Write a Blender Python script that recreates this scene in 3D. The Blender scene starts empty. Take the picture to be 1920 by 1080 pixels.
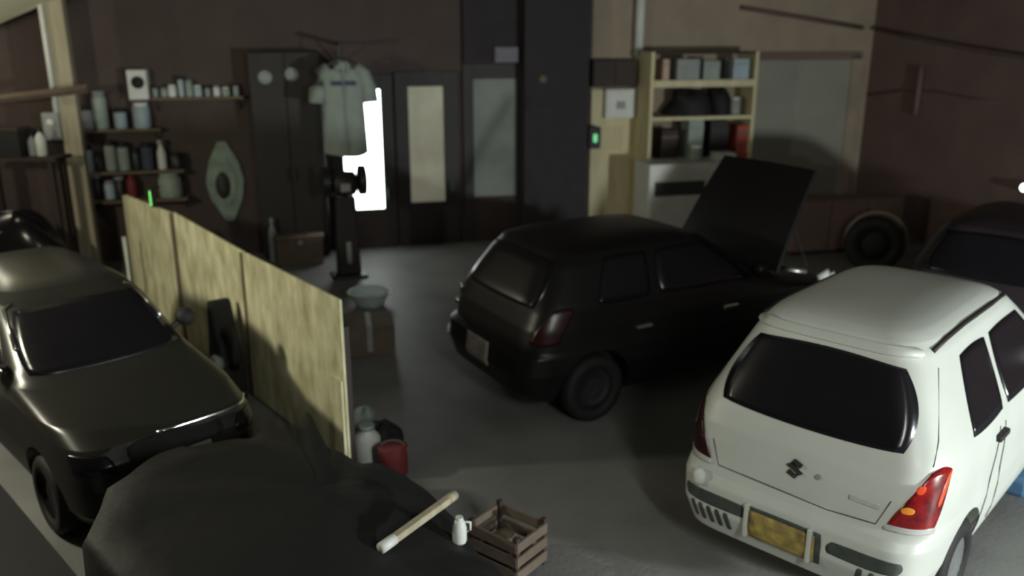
import bpy, bmesh, math, random
import numpy as np
from mathutils import Vector, Matrix

random.seed(7)
S = bpy.context.scene
C = S.collection
# ------------------------------------------------------------------ camera, world, light, exposure
PITCH, FPX, CAMH = 0.29, 1600.0, 3.05
cam_d = bpy.data.cameras.new('camera'); cam = bpy.data.objects.new('camera', cam_d); C.objects.link(cam)
cam.location = (0, 0, CAMH); cam.rotation_euler = (math.pi / 2 - PITCH, 0, 0)
cam_d.sensor_width = 36; cam_d.lens = FPX / 1920 * 36; cam_d.clip_end = 100
cam_d.dof.use_dof = True; cam_d.dof.focus_distance = 3.4; cam_d.dof.aperture_fstop = 1.25
S.camera = cam
w = bpy.data.worlds.new('night'); S.world = w; w.use_nodes = True
w.node_tree.nodes['Background'].inputs[0].default_value = (0.5, 0.62, 0.6, 1)
w.node_tree.nodes['Background'].inputs[1].default_value = 0.01
S.view_settings.view_transform = 'Standard'; S.view_settings.look = 'None'
S.view_settings.exposure = 0.0; S.view_settings.gamma = 1.0; S.view_settings.use_curve_mapping = False

LEFT_LAMP = Vector((-5.0, 5.1, 2.85)); LEFT_POWER = 235; LEFT_COL = (1.0, 0.96, 0.72)
RIGHT_LAMP = Vector((6.6, .8, 1.35)); RIGHT_POWER = 430; RIGHT_COL = (0.93, 1.0, 0.97)
REAR_LAMP = Vector((1.7, .5, 3.0)); REAR_POWER = 68; REAR_COL = (0.97, 1.0, 0.93)
def area_light(name, loc, target, power, col, sx, sy):
    l = bpy.data.lights.new(name, 'AREA'); l.shape = 'RECTANGLE'; l.size = sx; l.size_y = sy
    l.energy = power; l.color = col
    o = bpy.data.objects.new(name, l); C.objects.link(o); o.location = loc
    o.rotation_euler = (Vector(target) - Vector(loc)).to_track_quat('-Z', 'Y').to_euler()
    return o

# ------------------------------------------------------------------ pixel helpers (photo 1920x1080)
FW = Vector((0, math.cos(PITCH), -math.sin(PITCH))); RT = Vector((1, 0, 0)); UP = RT.cross(FW)
CAMP = Vector((0, 0, CAMH))
def ray(u, v): return FW * FPX + RT * (u - 960) - UP * (v - 540)
def fl(u, v, z=0.0):
    d = ray(u, v); return CAMP + d * ((z - CAMH) / d.z)
def at(u, v, y):
    d = ray(u, v); return CAMP + d * (y / d.y)
WA = math.radians(14)
WD = Vector((math.cos(WA), math.sin(WA), 0)); WN = Vector((math.sin(WA), -math.cos(WA), 0))
W0 = fl(700, 462)
def ws(u, v, k=0.0):
    d = ray(u, v); p0 = W0 + WN * k
    t = (p0 - CAMP).dot(WN) / d.dot(WN); p = CAMP + d * t
    return (p - W0).dot(WD), p.z
def wloc(s, k, z): 
    p = W0 + WD * s + WN * k; return Vector((p.x, p.y, z))

# ------------------------------------------------------------------ materials
def mat(name, col, rough=0.6, metal=0.0, var=0.25, scale=6.0, bump=0.0, bscale=40.0, emit=0.0, spec=0.5, col2=None, stretch=None):
    m = bpy.data.materials.new(name); m.use_nodes = True; nt = m.node_tree; N = nt.nodes; L = nt.links
    b = N['Principled BSDF']
    tc = N.new('ShaderNodeTexCoord'); no = N.new('ShaderNodeTexNoise'); no.inputs['Scale'].default_value = scale
    no.inputs['Detail'].default_value = 5
    src = tc.outputs['Object']
    if stretch:
        mp = N.new('ShaderNodeMapping'); mp.inputs['Scale'].default_value = stretch
        L.new(src, mp.inputs['Vector']); src = mp.outputs['Vector']
    L.new(src, no.inputs['Vector'])
    cr = N.new('ShaderNodeValToRGB'); L.new(no.outputs['Fac'], cr.inputs['Fac'])
    a = col2 if col2 else tuple(c * (1 - var) for c in col)
    cr.color_ramp.elements[0].position = 0.3; cr.color_ramp.elements[0].color = (*a, 1)
    cr.color_ramp.elements[1].position = 0.7; cr.color_ramp.elements[1].color = (*col, 1)
    L.new(cr.outputs['Color'], b.inputs['Base Color'])
    b.inputs['Roughness'].default_value = rough; b.inputs['Metallic'].default_value = metal
    b.inputs['Specular IOR Level'].default_value = spec
    if emit:
        L.new(cr.outputs['Color'], b.inputs['Emission Color']); b.inputs['Emission Strength'].default_value = emit
    if bump:
        n2 = N.new('ShaderNodeTexNoise'); n2.inputs['Scale'].default_value = bscale; L.new(src, n2.inputs['Vector'])
        bp = N.new('ShaderNodeBump'); bp.inputs['Strength'].default_value = bump; bp.inputs['Distance'].default_value = 0.02
        L.new(n2.outputs['Fac'], bp.inputs['Height']); L.new(bp.outputs['Normal'], b.inputs['Normal'])
    return m
M = {}
M['concrete'] = mat('concrete_floor', (0.235, 0.235, 0.23), 0.55, var=0.35, scale=1.3, bump=0.15, bscale=30)
M['wall_brown'] = mat('brown_plaster', (0.085, 0.062, 0.056), 0.9, var=0.2, scale=2, bump=0.2)
M['wall_tan'] = mat('tan_plaster', (0.36, 0.29, 0.22), 0.85, var=0.2, scale=2, bump=0.2)
M['wall_red'] = mat('red_brown_plaster', (0.21, 0.14, 0.125), 0.85, var=0.25, scale=1.5, bump=0.2)
M['wall_dark'] = mat('dark_brown_paint', (0.14, 0.09, 0.08), 0.85, var=0.2)
M['ceiling'] = mat('ceiling_board', (0.12, 0.11, 0.095), 0.9, var=0.2, scale=2)
M['cream'] = mat('cream_board', (0.74, 0.66, 0.42), 0.8, var=0.2, scale=3, stretch=(3, 3, 0.4))
M['dark'] = mat('dark_paint', (0.022, 0.018, 0.018), 0.6, var=0.3)
M['black'] = mat('black_rubber', (0.012, 0.012, 0.013), 0.75, var=0.3, scale=12)
M['tarp'] = mat('black_tarpaulin', (0.0055, 0.005, 0.005), 0.7, var=0.3, scale=3, bump=0.4, bscale=9)
M['darkwood'] = mat('dark_wood', (0.045, 0.03, 0.025), 0.7, var=0.4, scale=5, stretch=(1, 1, 0.15))
M['pillar'] = mat('dark_pilaster', (0.030, 0.024, 0.028), 0.8, var=0.25)
M['ply'] = mat('plywood', (0.86, 0.83, 0.58), 0.75, col2=(0.42, 0.40, 0.22), scale=4.2, stretch=(1.5, 1.5, 0.7), bump=0.1)
M['timber'] = mat('timber', (0.46, 0.41, 0.29), 0.8, var=0.3, scale=4, stretch=(4, 4, 0.3))
M['plank_pale'] = mat('pale_painted_plank', (0.80, 0.76, 0.56), 0.7, var=0.15, scale=3)
M['timber_dark'] = mat('weathered_timber', (0.20, 0.15, 0.10), 0.8, var=0.4, scale=4)
M['pale'] = mat('pale_enamel', (0.72, 0.74, 0.70), 0.5, var=0.12)
M['grey'] = mat('grey_plastic', (0.32, 0.34, 0.34), 0.6, var=0.2)
M['greygreen'] = mat('grey_green_plastic', (0.33, 0.40, 0.35), 0.6, var=0.25)
M['bluegrey'] = mat('blue_grey_plastic', (0.40, 0.50, 0.56), 0.5, var=0.2)
M['red'] = mat('red_plastic', (0.22, 0.03, 0.035), 0.6, var=0.3)
M['redbox'] = mat('red_card', (0.42, 0.09, 0.06), 0.7, var=0.3)
M['pink'] = mat('pink_card', (0.62, 0.44, 0.36), 0.7, var=0.2)
M['brown'] = mat('brown_card', (0.16, 0.12, 0.09), 0.8, var=0.3)
M['blue'] = mat('blue_plastic', (0.10, 0.24, 0.42), 0.5, var=0.3)
M['cloth'] = mat('grey_cloth', (0.30, 0.35, 0.32), 0.9, var=0.15, scale=9, bump=0.3, bscale=14)
M['navy'] = mat('navy_cloth', (0.07, 0.09, 0.13), 0.9, var=0.2)
M['ornament'] = mat('pale_green_board', (0.30, 0.38, 0.32), 0.8, var=0.35, scale=7)
M['steel'] = mat('bare_steel', (0.55, 0.55, 0.53), 0.35, metal=0.9, var=0.2)
M['chrome'] = mat('chrome', (0.8, 0.82, 0.82), 0.15, metal=1.0, var=0.05)
M['darkmetal'] = mat('dark_metal', (0.05, 0.05, 0.055), 0.45, metal=0.6, var=0.3)
M['white_paint'] = mat('white_car_paint', (0.56, 0.585, 0.545), 0.42, var=0.07, scale=3)
M['black_paint'] = mat('black_car_paint', (0.011, 0.010, 0.011), 0.38, var=0.2, scale=3, spec=0.3)
M['grey_paint'] = mat('dark_grey_car_paint', (0.023, 0.023, 0.020), 0.30, var=0.15, scale=3)
M['plum_paint'] = mat('dark_plum_car_paint', (0.030, 0.022, 0.028), 0.4, var=0.2, scale=3)
M['glass'] = mat('dark_car_glass', (0.010, 0.009, 0.012), 0.22, var=0.2, scale=4, spec=0.35)
M['lens_red'] = mat('red_lamp_lens', (0.34, 0.012, 0.014), 0.2, col2=(0.07, 0.006, 0.008), scale=14)
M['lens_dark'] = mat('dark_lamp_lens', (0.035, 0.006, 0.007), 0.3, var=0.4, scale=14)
M['lens_orange'] = mat('orange_lamp_lens', (0.85, 0.30, 0.03), 0.25, var=0.2, scale=20)
M['lens_hot'] = mat('bright_red_lens', (0.85, 0.10, 0.03), 0.25, var=0.2, scale=20)
M['lens_clear'] = mat('clear_lamp_lens', (0.55, 0.56, 0.54), 0.2, var=0.2)
M['badge'] = mat('pale_badge', (0.52, 0.54, 0.52), 0.4, var=0.2, scale=40)
M['plate'] = mat('yellow_plate', (0.52, 0.40, 0.10), 0.6, col2=(0.16, 0.12, 0.05), scale=16)
M['plate_grey'] = mat('grey_plate', (0.34, 0.30, 0.28), 0.6, var=0.4, scale=14)
M['slot'] = mat('bumper_slot', (0.06, 0.075, 0.065), 0.8, var=0.4, scale=20)
M['rim'] = mat('wheel_rim', (0.30, 0.31, 0.31), 0.4, metal=0.6, var=0.2)
M['pane_bright'] = mat('bright_lit_pane', (0.93, 1.0, 0.97), 0.6, var=0.02, scale=1, emit=5.0)
M['pane_dim'] = mat('frosted_lit_pane', (0.27, 0.27, 0.20), 0.6, col2=(0.17, 0.155, 0.115), scale=1.2, emit=0.5)
M['pane_faint'] = mat('faint_frosted_pane', (0.14, 0.165, 0.14), 0.6, col2=(0.08, 0.09, 0.08), scale=1.2, emit=0.22)
M['tube'] = mat('lit_tube', (1, 1, 0.92), 0.5, var=0.0, emit=50)
M['led'] = mat('green_led', (0.25, 1.0, 0.42), 0.5, var=0.02, emit=0.7)
M['ledstrip'] = mat('green_light_strip', (0.22, 1.0, 0.22), 0.5, var=0.02, emit=0.8)
M['enamel'] = mat('pale_teal_enamel', (0.72, 0.86, 0.86), 0.25, var=0.1)

# ------------------------------------------------------------------ mesh builder
class MB:
    def __init__(s): s.v = []; s.f = []; s.T = Matrix.Identity(4)
    def add(s, vs, fs):
        n = len(s.v); s.v += [tuple(s.T @ Vector(p)) for p in vs]; s.f += [tuple(i + n for i in f) for f in fs]; return s
    def box(s, x0, x1, y0, y1, z0, z1):
        vs = [(x, y, z) for z in (z0, z1) for y in (y0, y1) for x in (x0, x1)]
        return s.add(vs, [(0, 2, 3, 1), (4, 5, 7, 6), (0, 1, 5, 4), (2, 6, 7, 3), (0, 4, 6, 2), (1, 3, 7, 5)])
    def prism(s, poly, y0, y1):           # polygon in x,z extruded along y
        n = len(poly); vs = [(x, y0, z) for x, z in poly] + [(x, y1, z) for x, z in poly]
        fs = [tuple(range(n)), tuple(range(2 * n - 1, n - 1, -1))]
        fs += [(i, i + n, (i + 1) % n + n, (i + 1) % n) for i in range(n)]
        return s.add(vs, fs)
    def tube(s, pts, r, n=10, cap=True):
        pts = [Vector(p) for p in pts]; R = r if isinstance(r, (list, tuple)) else [r] * len(pts)
        base = []; fs = []
        for i, p in enumerate(pts):
            d = (pts[min(i + 1, len(pts) - 1)] - pts[max(i - 1, 0)]).normalized()
            a = Vector((0, 0, 1)) if abs(d.z) < 0.9 else Vector((1, 0, 0))
            x = d.cross(a).normalized(); y = d.cross(x).normalized()
            base += [tuple(p + (x * math.cos(2 * math.pi * k / n) + y * math.sin(2 * math.pi * k / n)) * R[i]) for k in range(n)]
        for i in range(len(pts) - 1):
            fs += [(i * n + k, i * n + (k + 1) % n, (i + 1) * n + (k + 1) % n, (i + 1) * n + k) for k in range(n)]
        if cap: fs += [tuple(range(n))[::-1], tuple((len(pts) - 1) * n + k for k in range(n))]
        return s.add(base, fs)
    def lathe(s, prof, n=20, axis='z', c=(0, 0, 0), closed=False):
        vs = []; fs = []; m = len(prof)
        for r, h in prof:
            for k in range(n):
                a = 2 * math.pi * k / n; x, y = r * math.cos(a), r * math.sin(a)
                p = (x, y, h) if axis == 'z' else ((h, x, y) if axis == 'x' else (x, h, y))
                vs.append((p[0] + c[0], p[1] + c[1], p[2] + c[2]))
        for i in range(m if closed else m - 1):
            j = (i + 1) % m
            fs += [(i * n + k, i * n + (k + 1) % n, j * n + (k + 1) % n, j * n + k) for k in range(n)]
        if not closed:
            fs += [tuple(range(n))[::-1], tuple((m - 1) * n + k for k in range(n))]
        return s.add(vs, fs)
    def grid(s, f, nu, nv, wrap=False):
        vs = [f(i / (nu - (0 if wrap else 1)), j / (nv - 1)) for j in range(nv) for i in range(nu)]
        fs = []
        for j in range(nv - 1):
            for i in range(nu if wrap else nu - 1):
                i2 = (i + 1) % nu
                fs.append((j * nu + i, j * nu + i2, (j + 1) * nu + i2, (j + 1) * nu + i))
        return s.add(vs, fs)
    def build(s, name, m, parent=None, smooth=False, bevel=0.0, seg=2, loc=None, rot=None):
        me = bpy.data.meshes.new(name); me.from_pydata(s.v, [], s.f)
        bm = bmesh.new(); bm.from_mesh(me); bmesh.ops.recalc_face_normals(bm, faces=bm.faces); bm.to_mesh(me); bm.free()
        o = bpy.data.objects.new(name, me); C.objects.link(o); me.materials.append(M[m] if isinstance(m, str) else m)
        if smooth: me.polygons.foreach_set('use_smooth', [True] * len(me.polygons))
        if parent: o.parent = parent
        if bevel:
            b = o.modifiers.new('bevel', 'BEVEL'); b.width = bevel; b.segments = seg; b.limit_method = 'ANGLE'; b.angle_limit = 0.7
        if loc is not None: o.location = loc
        if rot is not None: o.rotation_euler = rot
        return o
def tag(o, label, cat=None, group=None, kind=None):
    if label: o['label'] = label
    if cat: o['category'] = cat
    if group: o['group'] = group
    if kind: o['kind'] = kind
    return o
def thing(name, label, cat, loc=(0, 0, 0), rz=0.0, group=None):
    o = bpy.data.objects.new(name, None); C.objects.link(o); o.empty_display_size = 0.1
    o.location = loc; o.rotation_euler = (0, 0, rz); return tag(o, label, cat, group)
def wthing(name, label, cat, s, k, z, group=None): return thing(name, label, cat, wloc(s, k, z), WA, group)
def struct(o, label=None): o['kind'] = 'structure'; (o.__setitem__('label', label) if label else None); return o

# ------------------------------------------------------------------ the setting
struct(MB().box(-9, 10.5, -3, 17.5, -0.12, 0).build('floor', 'concrete'), 'grey concrete garage floor with dull sheen')
CEZ = 3.85
struct(MB().box(-9, 10.5, -3, 17.5, CEZ, CEZ + 0.1).build('ceiling', 'ceiling'), 'dim board ceiling')
s_l = -8.5; s_m = ws(1108, 200)[0]; s_c = ws(1622, 200)[0]
def wallpiece(name, s0, s1, m, label):
    b = MB().box(s0, s1, 0, 0.2, 0, CEZ); o = b.build(name, m); o.location = W0; o.rotation_euler.z = WA; return struct(o, label)
wallpiece('wall_back', s_l, s_m, 'wall_brown', 'dark brown back wall with glazed doors')
wallpiece('wall_back_tan', s_m, s_c + 0.2, 'wall_tan', 'tan back wall behind the shelf unit')
cor = wloc(s_c, 0, 0)
o = MB().box(0, 0.2, -16, 0, 0, CEZ).build('wall_right', 'wall_red'); o.location = cor; o.rotation_euler.z = WA; struct(o, 'reddish brown right wall')
struct(MB().box(-8.9, -8.7, -3, 17, 0, CEZ).build('wall_left', 'wall_brown'), 'brown left wall')
struct(MB().box(-9, 10.5, -3, -2.8, 0, CEZ).build('wall_front', 'wall_brown'), 'brown wall behind the viewer')

# pilaster between the door and the tan wall
def wslab(name, u0, v0, u1, v1, k0, k1, m, parent=None, z0=None, z1=None, bevel=0.0):
    """box on the back wall covering the given pixels at its front face k1"""
    sa, za = ws(u0, v0, k1); sb, zb = ws(u1, v0, k1); _, zc = ws((u0 + u1) / 2, v1, k1); _, zt = ws((u0 + u1) / 2, v0, k1)
    z0 = max(zc, 0) if z0 is None else z0; z1 = zt if z1 is None else z1
    b = MB().box(sa, sb, -k1, -k0, z0, z1); o = b.build(name, m, bevel=bevel)
    if parent: o.parent = parent
    else: o.location = W0; o.rotation_euler.z = WA
    return o
wall_origin = lambda name, label=None, cat=None, group=None: thing(name, label, cat, W0, WA, group)
struct(wslab('trim_1', 985, 0, 1108, 460, 0, 0.35, 'pillar', z0=0, z1=CEZ), 'dark full-height pilaster right of the doors')
struct(wslab('trim_2', 868, 0, 985, 118, 0, 0.10, 'pillar', z1=CEZ), 'dark lintel panel over the faint door')
def door(name, label, leaves):
    d = wall_origin(name); struct(d, label)
    for (u0, u1, v0, pu0, pu1, pv0, pv1, pm) in leaves:
        k = 0.06
        s0 = ws(u0, 300, k)[0]; s1 = ws(u1, 300, k)[0]; zt = ws((u0 + u1) / 2, v0, k)[1]
        a0 = ws(pu0, 300, k)[0]; a1 = ws(pu1, 300, k)[0]; um = (pu0 + pu1) / 2
        b1 = ws(um, pv0, k)[1]; b0 = ws(um, pv1, k)[1]
        MB().box(s0, a0, -k, 0, 0, zt).build('stile', 'dark', d, bevel=0.006)
        MB().box(a1, s1, -k, 0, 0, zt).build('stile', 'dark', d, bevel=0.006)
        MB().box(a0, a1, -k, 0, b1, zt).build('top_rail', 'dark', d)
        MB().box(a0, a1, -k, 0, 0.0, b0).build('kick_panel', 'darkwood', d)
        MB().box(a0 + .06, a1 - .06, -k - .012, -k, 0.12, b0 - .1).build('raised_panel', 'darkwood', d, bevel=0.006)
        MB().box(a0, a1, -0.03, -0.015, b0, b1).build('pane', pm, d)
        MB().tube([(a1 + .05, -k, b0 + .15), (a1 + .05, -k - .05, b0 + .15), (a1 + .05, -k - .05, b0 + .3), (a1 + .05, -k, b0 + .3)], .011, 8).build('handle', 'darkmetal', d)
    return d
door('door_1', 'dark double door with one bright and one dim tall pane', [(622, 741, 140, 645, 718, 168, 393, 'pane_bright'), (744, 862, 134, 769, 834, 162, 379, 'pane_dim')])
door('door_2', 'dark door with a faint frosted pane beside the pilaster', [(870, 984, 120, 889, 968, 148, 368, 'pane_faint')])
# pale sliding panel door right of the shelf
d3 = wall_origin('door_3'); struct(d3, 'pale grey flush door right of the shelf unit')
M['paledoor'] = mat('pale_grey_door', (0.30, 0.30, 0.25), 0.7, var=0.12, scale=2)
wslab('door_leaf', 1420, 112, 1598, 470, 0, 0.05, 'paledoor', d3, z0=0.02, bevel=0.006)
wslab('door_jamb', 1600, 105, 1618, 470, 0, 0.08, 'wall_tan', d3, z0=0)
wslab('door_head', 1418, 98, 1618, 111, 0, 0.08, 'wall_red', d3)

# ------------------------------------------------------------------ cars
class Car:
    """body lofted over height: each level is a rounded plan outline (half width, rear, front, squareness)"""
    def __init__(s, keys):
        s.k = np.array(keys, float)
    def lv(s, z):
        r = [float(np.interp(z, s.k[:, 0], s.k[:, i])) for i in range(1, 5)]
        return r[0], (r[1] + r[2]) / 2, (r[2] - r[1]) / 2, r[3]
    def side(s, y, z, sg=1):
        w, yc, l, n = s.lv(z); q = min(abs((y - yc) / l), 0.9999); return Vector((sg * w * (1 - q ** n) ** (1 / n), y, z))
    def rear(s, x, z):
        w, yc, l, n = s.lv(z); q = min(abs(x / w), 0.9999); return Vector((x, yc - l * (1 - q ** n) ** (1 / n), z))
    def front(s, x, z):
        p = s.rear(x, z); w, yc, l, n = s.lv(z); return Vector((x, 2 * yc - p.y, z))
    def wrap(s, a, z, sg=1, front=False):   # a = distance along the outline from the rear (or front) centre
        w, yc, l, n = s.lv(z)
        t = np.linspace(0, math.pi / 2, 241); x = w * np.sin(t) ** (2 / n); y = -l * np.cos(t) ** (2 / n)
        x[0] = 0; y[-1] = 0
        c = np.concatenate([[0], np.cumsum(np.hypot(np.diff(x), np.diff(y)))])
        xx = float(np.interp(a, c, x)); yy = float(np.interp(a, c, y))
        return Vector((sg * xx, yc - yy if front else yc + yy, z))
    def body_bm(s, nz=44, nt=112):
        zs = np.unique(np.concatenate([np.linspace(s.k[0, 0], s.k[-1, 0], nz), s.k[:, 0]]))
        vs = []; fs = []
        for z in zs:
            w, yc, l, n = s.lv(z)
            for k in range(nt):
                t = 2 * math.pi * (k + 0.5) / nt; c, q = math.cos(t), math.sin(t)
                vs.append((w * math.copysign(abs(q) ** (2 / n), q), yc - l * math.copysign(abs(c) ** (2 / n), c), z))
        m = len(zs)
        for i in range(m - 1):
            fs += [(i * nt + k, i * nt + (k + 1) % nt, (i + 1) * nt + (k + 1) % nt, (i + 1) * nt + k) for k in range(nt)]
        fs += [tuple(range(nt))[::-1], tuple((m - 1) * nt + k for k in range(nt))]
        return vs, fs
def patch(mb, f, quad, rnd=0.35, off=0.006, nx=12, ny=10, back=0.02):
    """rounded four-cornered panel lying on surface f(a, b); quad = corners (a, b) in order"""
    q = [Vector((p[0], p[1], 0)) for p in quad]
    def uv(i, j):
        a, b = i * 2 - 1, j * 2 - 1
        ra = a * math.sqrt(max(0, 1 - rnd * b * b * 0.5)); rb = b * math.sqrt(max(0, 1 - rnd * a * a * 0.5))
        i2, j2 = (ra + 1) / 2, (rb + 1) / 2
        p = (q[0] * (1 - i2) + q[1] * i2) * (1 - j2) + (q[3] * (1 - i2) + q[2] * i2) * j2
        return p.x, p.y
    e = 0.004; P = []; Nn = []
    cen = sum((f(*uv(i, j)) for i, j in ((0.5, 0.5), (0.2, 0.2), (0.8, 0.8))), Vector()) / 3
    for j in range(ny):
        for i in range(nx):
            a, b = uv(i / (nx - 1), j / (ny - 1)); p = f(a, b)
            n = (f(a + e, b) - f(a - e, b)).cross(f(a, b + e) - f(a, b - e))
            n = n.normalized() if n.length > 1e-12 else Vector((0, 0, 1))
            P.append(p); Nn.append(n)
    ref = Vector((cen.x, cen.y - 1.75, 0.25))
    sg = 1 if sum(n.dot(p - Vector((0, 1.75, 0.7))) for n, p in zip(Nn, P)) > 0 else -1
    out = [p + n * sg * off for p, n in zip(P, Nn)]; inn = [p - n * sg * back for p, n in zip(P, Nn)]
    fs = [(j * nx + i, j * nx + i + 1, (j + 1) * nx + i + 1, (j + 1) * nx + i) for j in range(ny - 1) for i in range(nx - 1)]
    rim = [i for i in range(nx)] + [j * nx + nx - 1 for j in range(1, ny)] + [(ny - 1) * nx + i for i in range(nx - 2, -1, -1)] + [j * nx for j in range(ny - 2, 0, -1)]
    m = len(out)
    for a, b in zip(rim, rim[1:] + rim[:1]): fs.append((a, b, b + m, a + m))
    mb.add([tuple(p) for p in out + inn], fs); return mb
def cut(o, cutters):
    """boolean the cutter meshes out of o, then bake the result and drop the cutters"""
    tmp = []
    for b in cutters:
        c = b.build('cutter', 'black'); tmp.append(c)
        md = o.modifiers.new('cut', 'BOOLEAN'); md.operation = 'DIFFERENCE'; md.object = c; md.solver = 'EXACT'
        c.matrix_world = o.matrix_world
    bpy.context.view_layer.update()
    dg = bpy.context.evaluated_depsgraph_get(); me = bpy.data.meshes.new_from_object(o.evaluated_get(dg))
    o.modifiers.clear(); o.data = me
    for c in tmp: bpy.data.objects.remove(c)
    me.polygons.foreach_set('use_smooth', [True] * len(me.polygons))
    try: me.set_sharp_from_angle(angle=0.6)
    except Exception: pass
def wheel(parent, x, y, r, sg, width=0.16, rm='rim'):
    t = MB().lathe([(r * .62, -width / 2), (r * .9, -width / 2), (r, -width * .36), (r, width * .36), (r * .9, width / 2), (r * .62, width / 2)], 28, 'x', (x, y, r), True).build('tyre', 'black', parent, True)
    h = MB().lathe([(.04, sg * width * .30), (r * .25, sg * width * .34), (r * .5, sg * width * .22), (r * .63, sg * width * .42), (r * .63, -sg * width * .4), (.04, -sg * width * .4)], 24, 'x', (x, y, r)).build('wheel_rim', rm, t, True)
    return t
def make_car(label, name, keys, loc, heading, paint, spec, cat='car'):
    c = Car(keys); root = thing(name, label, cat, (loc[0], loc[1], 0), -heading)
    b = MB(); b.add(*c.body_bm()); body = b.build('body', paint, root, True)
    ax = spec['axles']; r = spec.get('r', .27)
    cutters = [MB().lathe([(r + .06, -1.2), (r + .06, 1.2)], 40, 'x', (0, y, r + .01)) for y in ax]
    cutters += spec.get('cutters', [])
    bpy.context.view_layer.update(); cut(body, cutters)
    w0 = c.lv(0.35)[0]
    for y in ax:
        for sg in (1, -1): wheel(root, sg * (w0 - .07), y, r, sg, rm=spec.get('rim', 'rim'))
        MB().box(-w0 + .2, w0 - .2, y - r - .05, y + r + .05, .2, .62).build('wheel_well', 'black', root)
    g = lambda f, quad, nm, m, **kw: patch(MB(), f, quad, **kw).build(nm, m, kw.pop('parent', root) if False else root, True)
    if 'rear_glass' in spec: g(c.rear, spec['rear_glass'], 'rear_window', 'glass', rnd=spec.get('rg', .35), nx=18, ny=14)
    if 'wind' in spec: g(c.front, spec['wind'], 'windscreen', 'glass', rnd=.25, nx=18, ny=12)
    for sg in (1, -1):
        for q in spec.get('side', []): g(lambda a, z, sg=sg: c.side(a, z, sg), q, 'side_window', 'glass', rnd=.22)
        for y, z in spec.get('handles', []):
            p = c.side(y, z, sg)
            MB().box(p.x - .03, p.x + .03, y - .085, y + .085, z - .018, z + .022).build('door_handle', spec.get('handle_mat', 'dark'), root, bevel=.012)
        for (y0, y1) in spec.get('seams', []):
            pts = [c.side(y, z, sg) + Vector((sg * .001, 0, 0)) for y, z in ((y0 + (y1 - y0) * t, .32 + .63 * t) for t in np.linspace(0, 1, 9))]
            MB().tube(pts, .004, 6).build('door_seam', 'black', root)
        if 'mirror' in spec:
            y, z = spec['mirror']; p = c.side(y, z, sg)
            MB().lathe([(.015, 0), (.06, .02), (.07, .06), (.065, .1), (.03, .13)], 14, 'y', (p.x + sg * .1, y - .06, z + .06)).build('mirror', spec.get('mirror_mat', paint), root, True)
            MB().tube([(p.x - sg * .02, y, z), (p.x + sg * .1, y, z + .05)], .02, 8).build('mirror_arm', 'dark', root)
        if 'head' in spec: g(lambda a, z, sg=sg: c.wrap(a, z, sg, True), spec['head'], 'headlamp', spec.get('head_mat', 'lens_clear'), rnd=.4)
    if 'grille' in spec: g(c.front, spec['grille'], 'grille', 'black', rnd=.3)
    if 'front_slot' in spec: g(c.front, spec['front_slot'], 'bumper_intake', 'black', rnd=.3)
    return root, c, body

# white hatchback, seen from behind
ZS = 1.075
AK = [(.20, .64, .12, 3.33, 9), (.27, .69, .02, 3.40, 9), (.42, .725, -.035, 3.45, 9), (.58, .735, -.03, 3.45, 9), (.63, .732, .00, 3.43, 9),
      (.655, .73, .055, 3.42, 9), (.80, .732, .07, 3.36, 9), (.90, .728, .09, 3.22, 8.5), (1.00, .71, .13, 2.70, 8), (1.06, .69, .16, 2.56, 7.5),
      (1.20, .625, .225, 2.36, 7), (1.38, .54, .315, 2.13, 6.5), (1.47, .50, .365, 2.00, 6), (1.52, .455, .41, 1.90, 5.5), (1.55, .385, .48, 1.80, 5), (1.568, .29, .59, 1.68, 4.5), (1.576, .14, .85, 1.4, 4)]
ALTO, AC, AB = make_car('white hatchback seen from behind with dark rear window and red tail lamp', 'hatchback_car', AK, (1.477, 4.074), math.radians(43.5), 'white_paint', dict(
    axles=(.63, 2.86), r=.265, rear_glass=[(-.575, 1.015), (.575, 1.015), (.445, 1.43), (-.445, 1.43)], rg=.42,
    wind=[(-.56, 1.08), (.56, 1.08), (.46, 1.41), (-.46, 1.41)],
    side=[[(.60, 1.02), (1.13, 1.02), (1.19, 1.41), (.76, 1.41)], [(1.20, 1.02), (2.28, 1.02), (1.86, 1.41), (1.26, 1.41)]],
    handles=[(1.06, .90), (1.98, .88)], handle_mat='dark', seams=[(.86, 1.06), (1.16, 1.16)], mirror=(2.25, 1.05)))
def apatch(f, quad, nm, m, parent=ALTO, **kw): return patch(MB(), f, quad, **kw).build(nm, m, parent, True)
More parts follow.
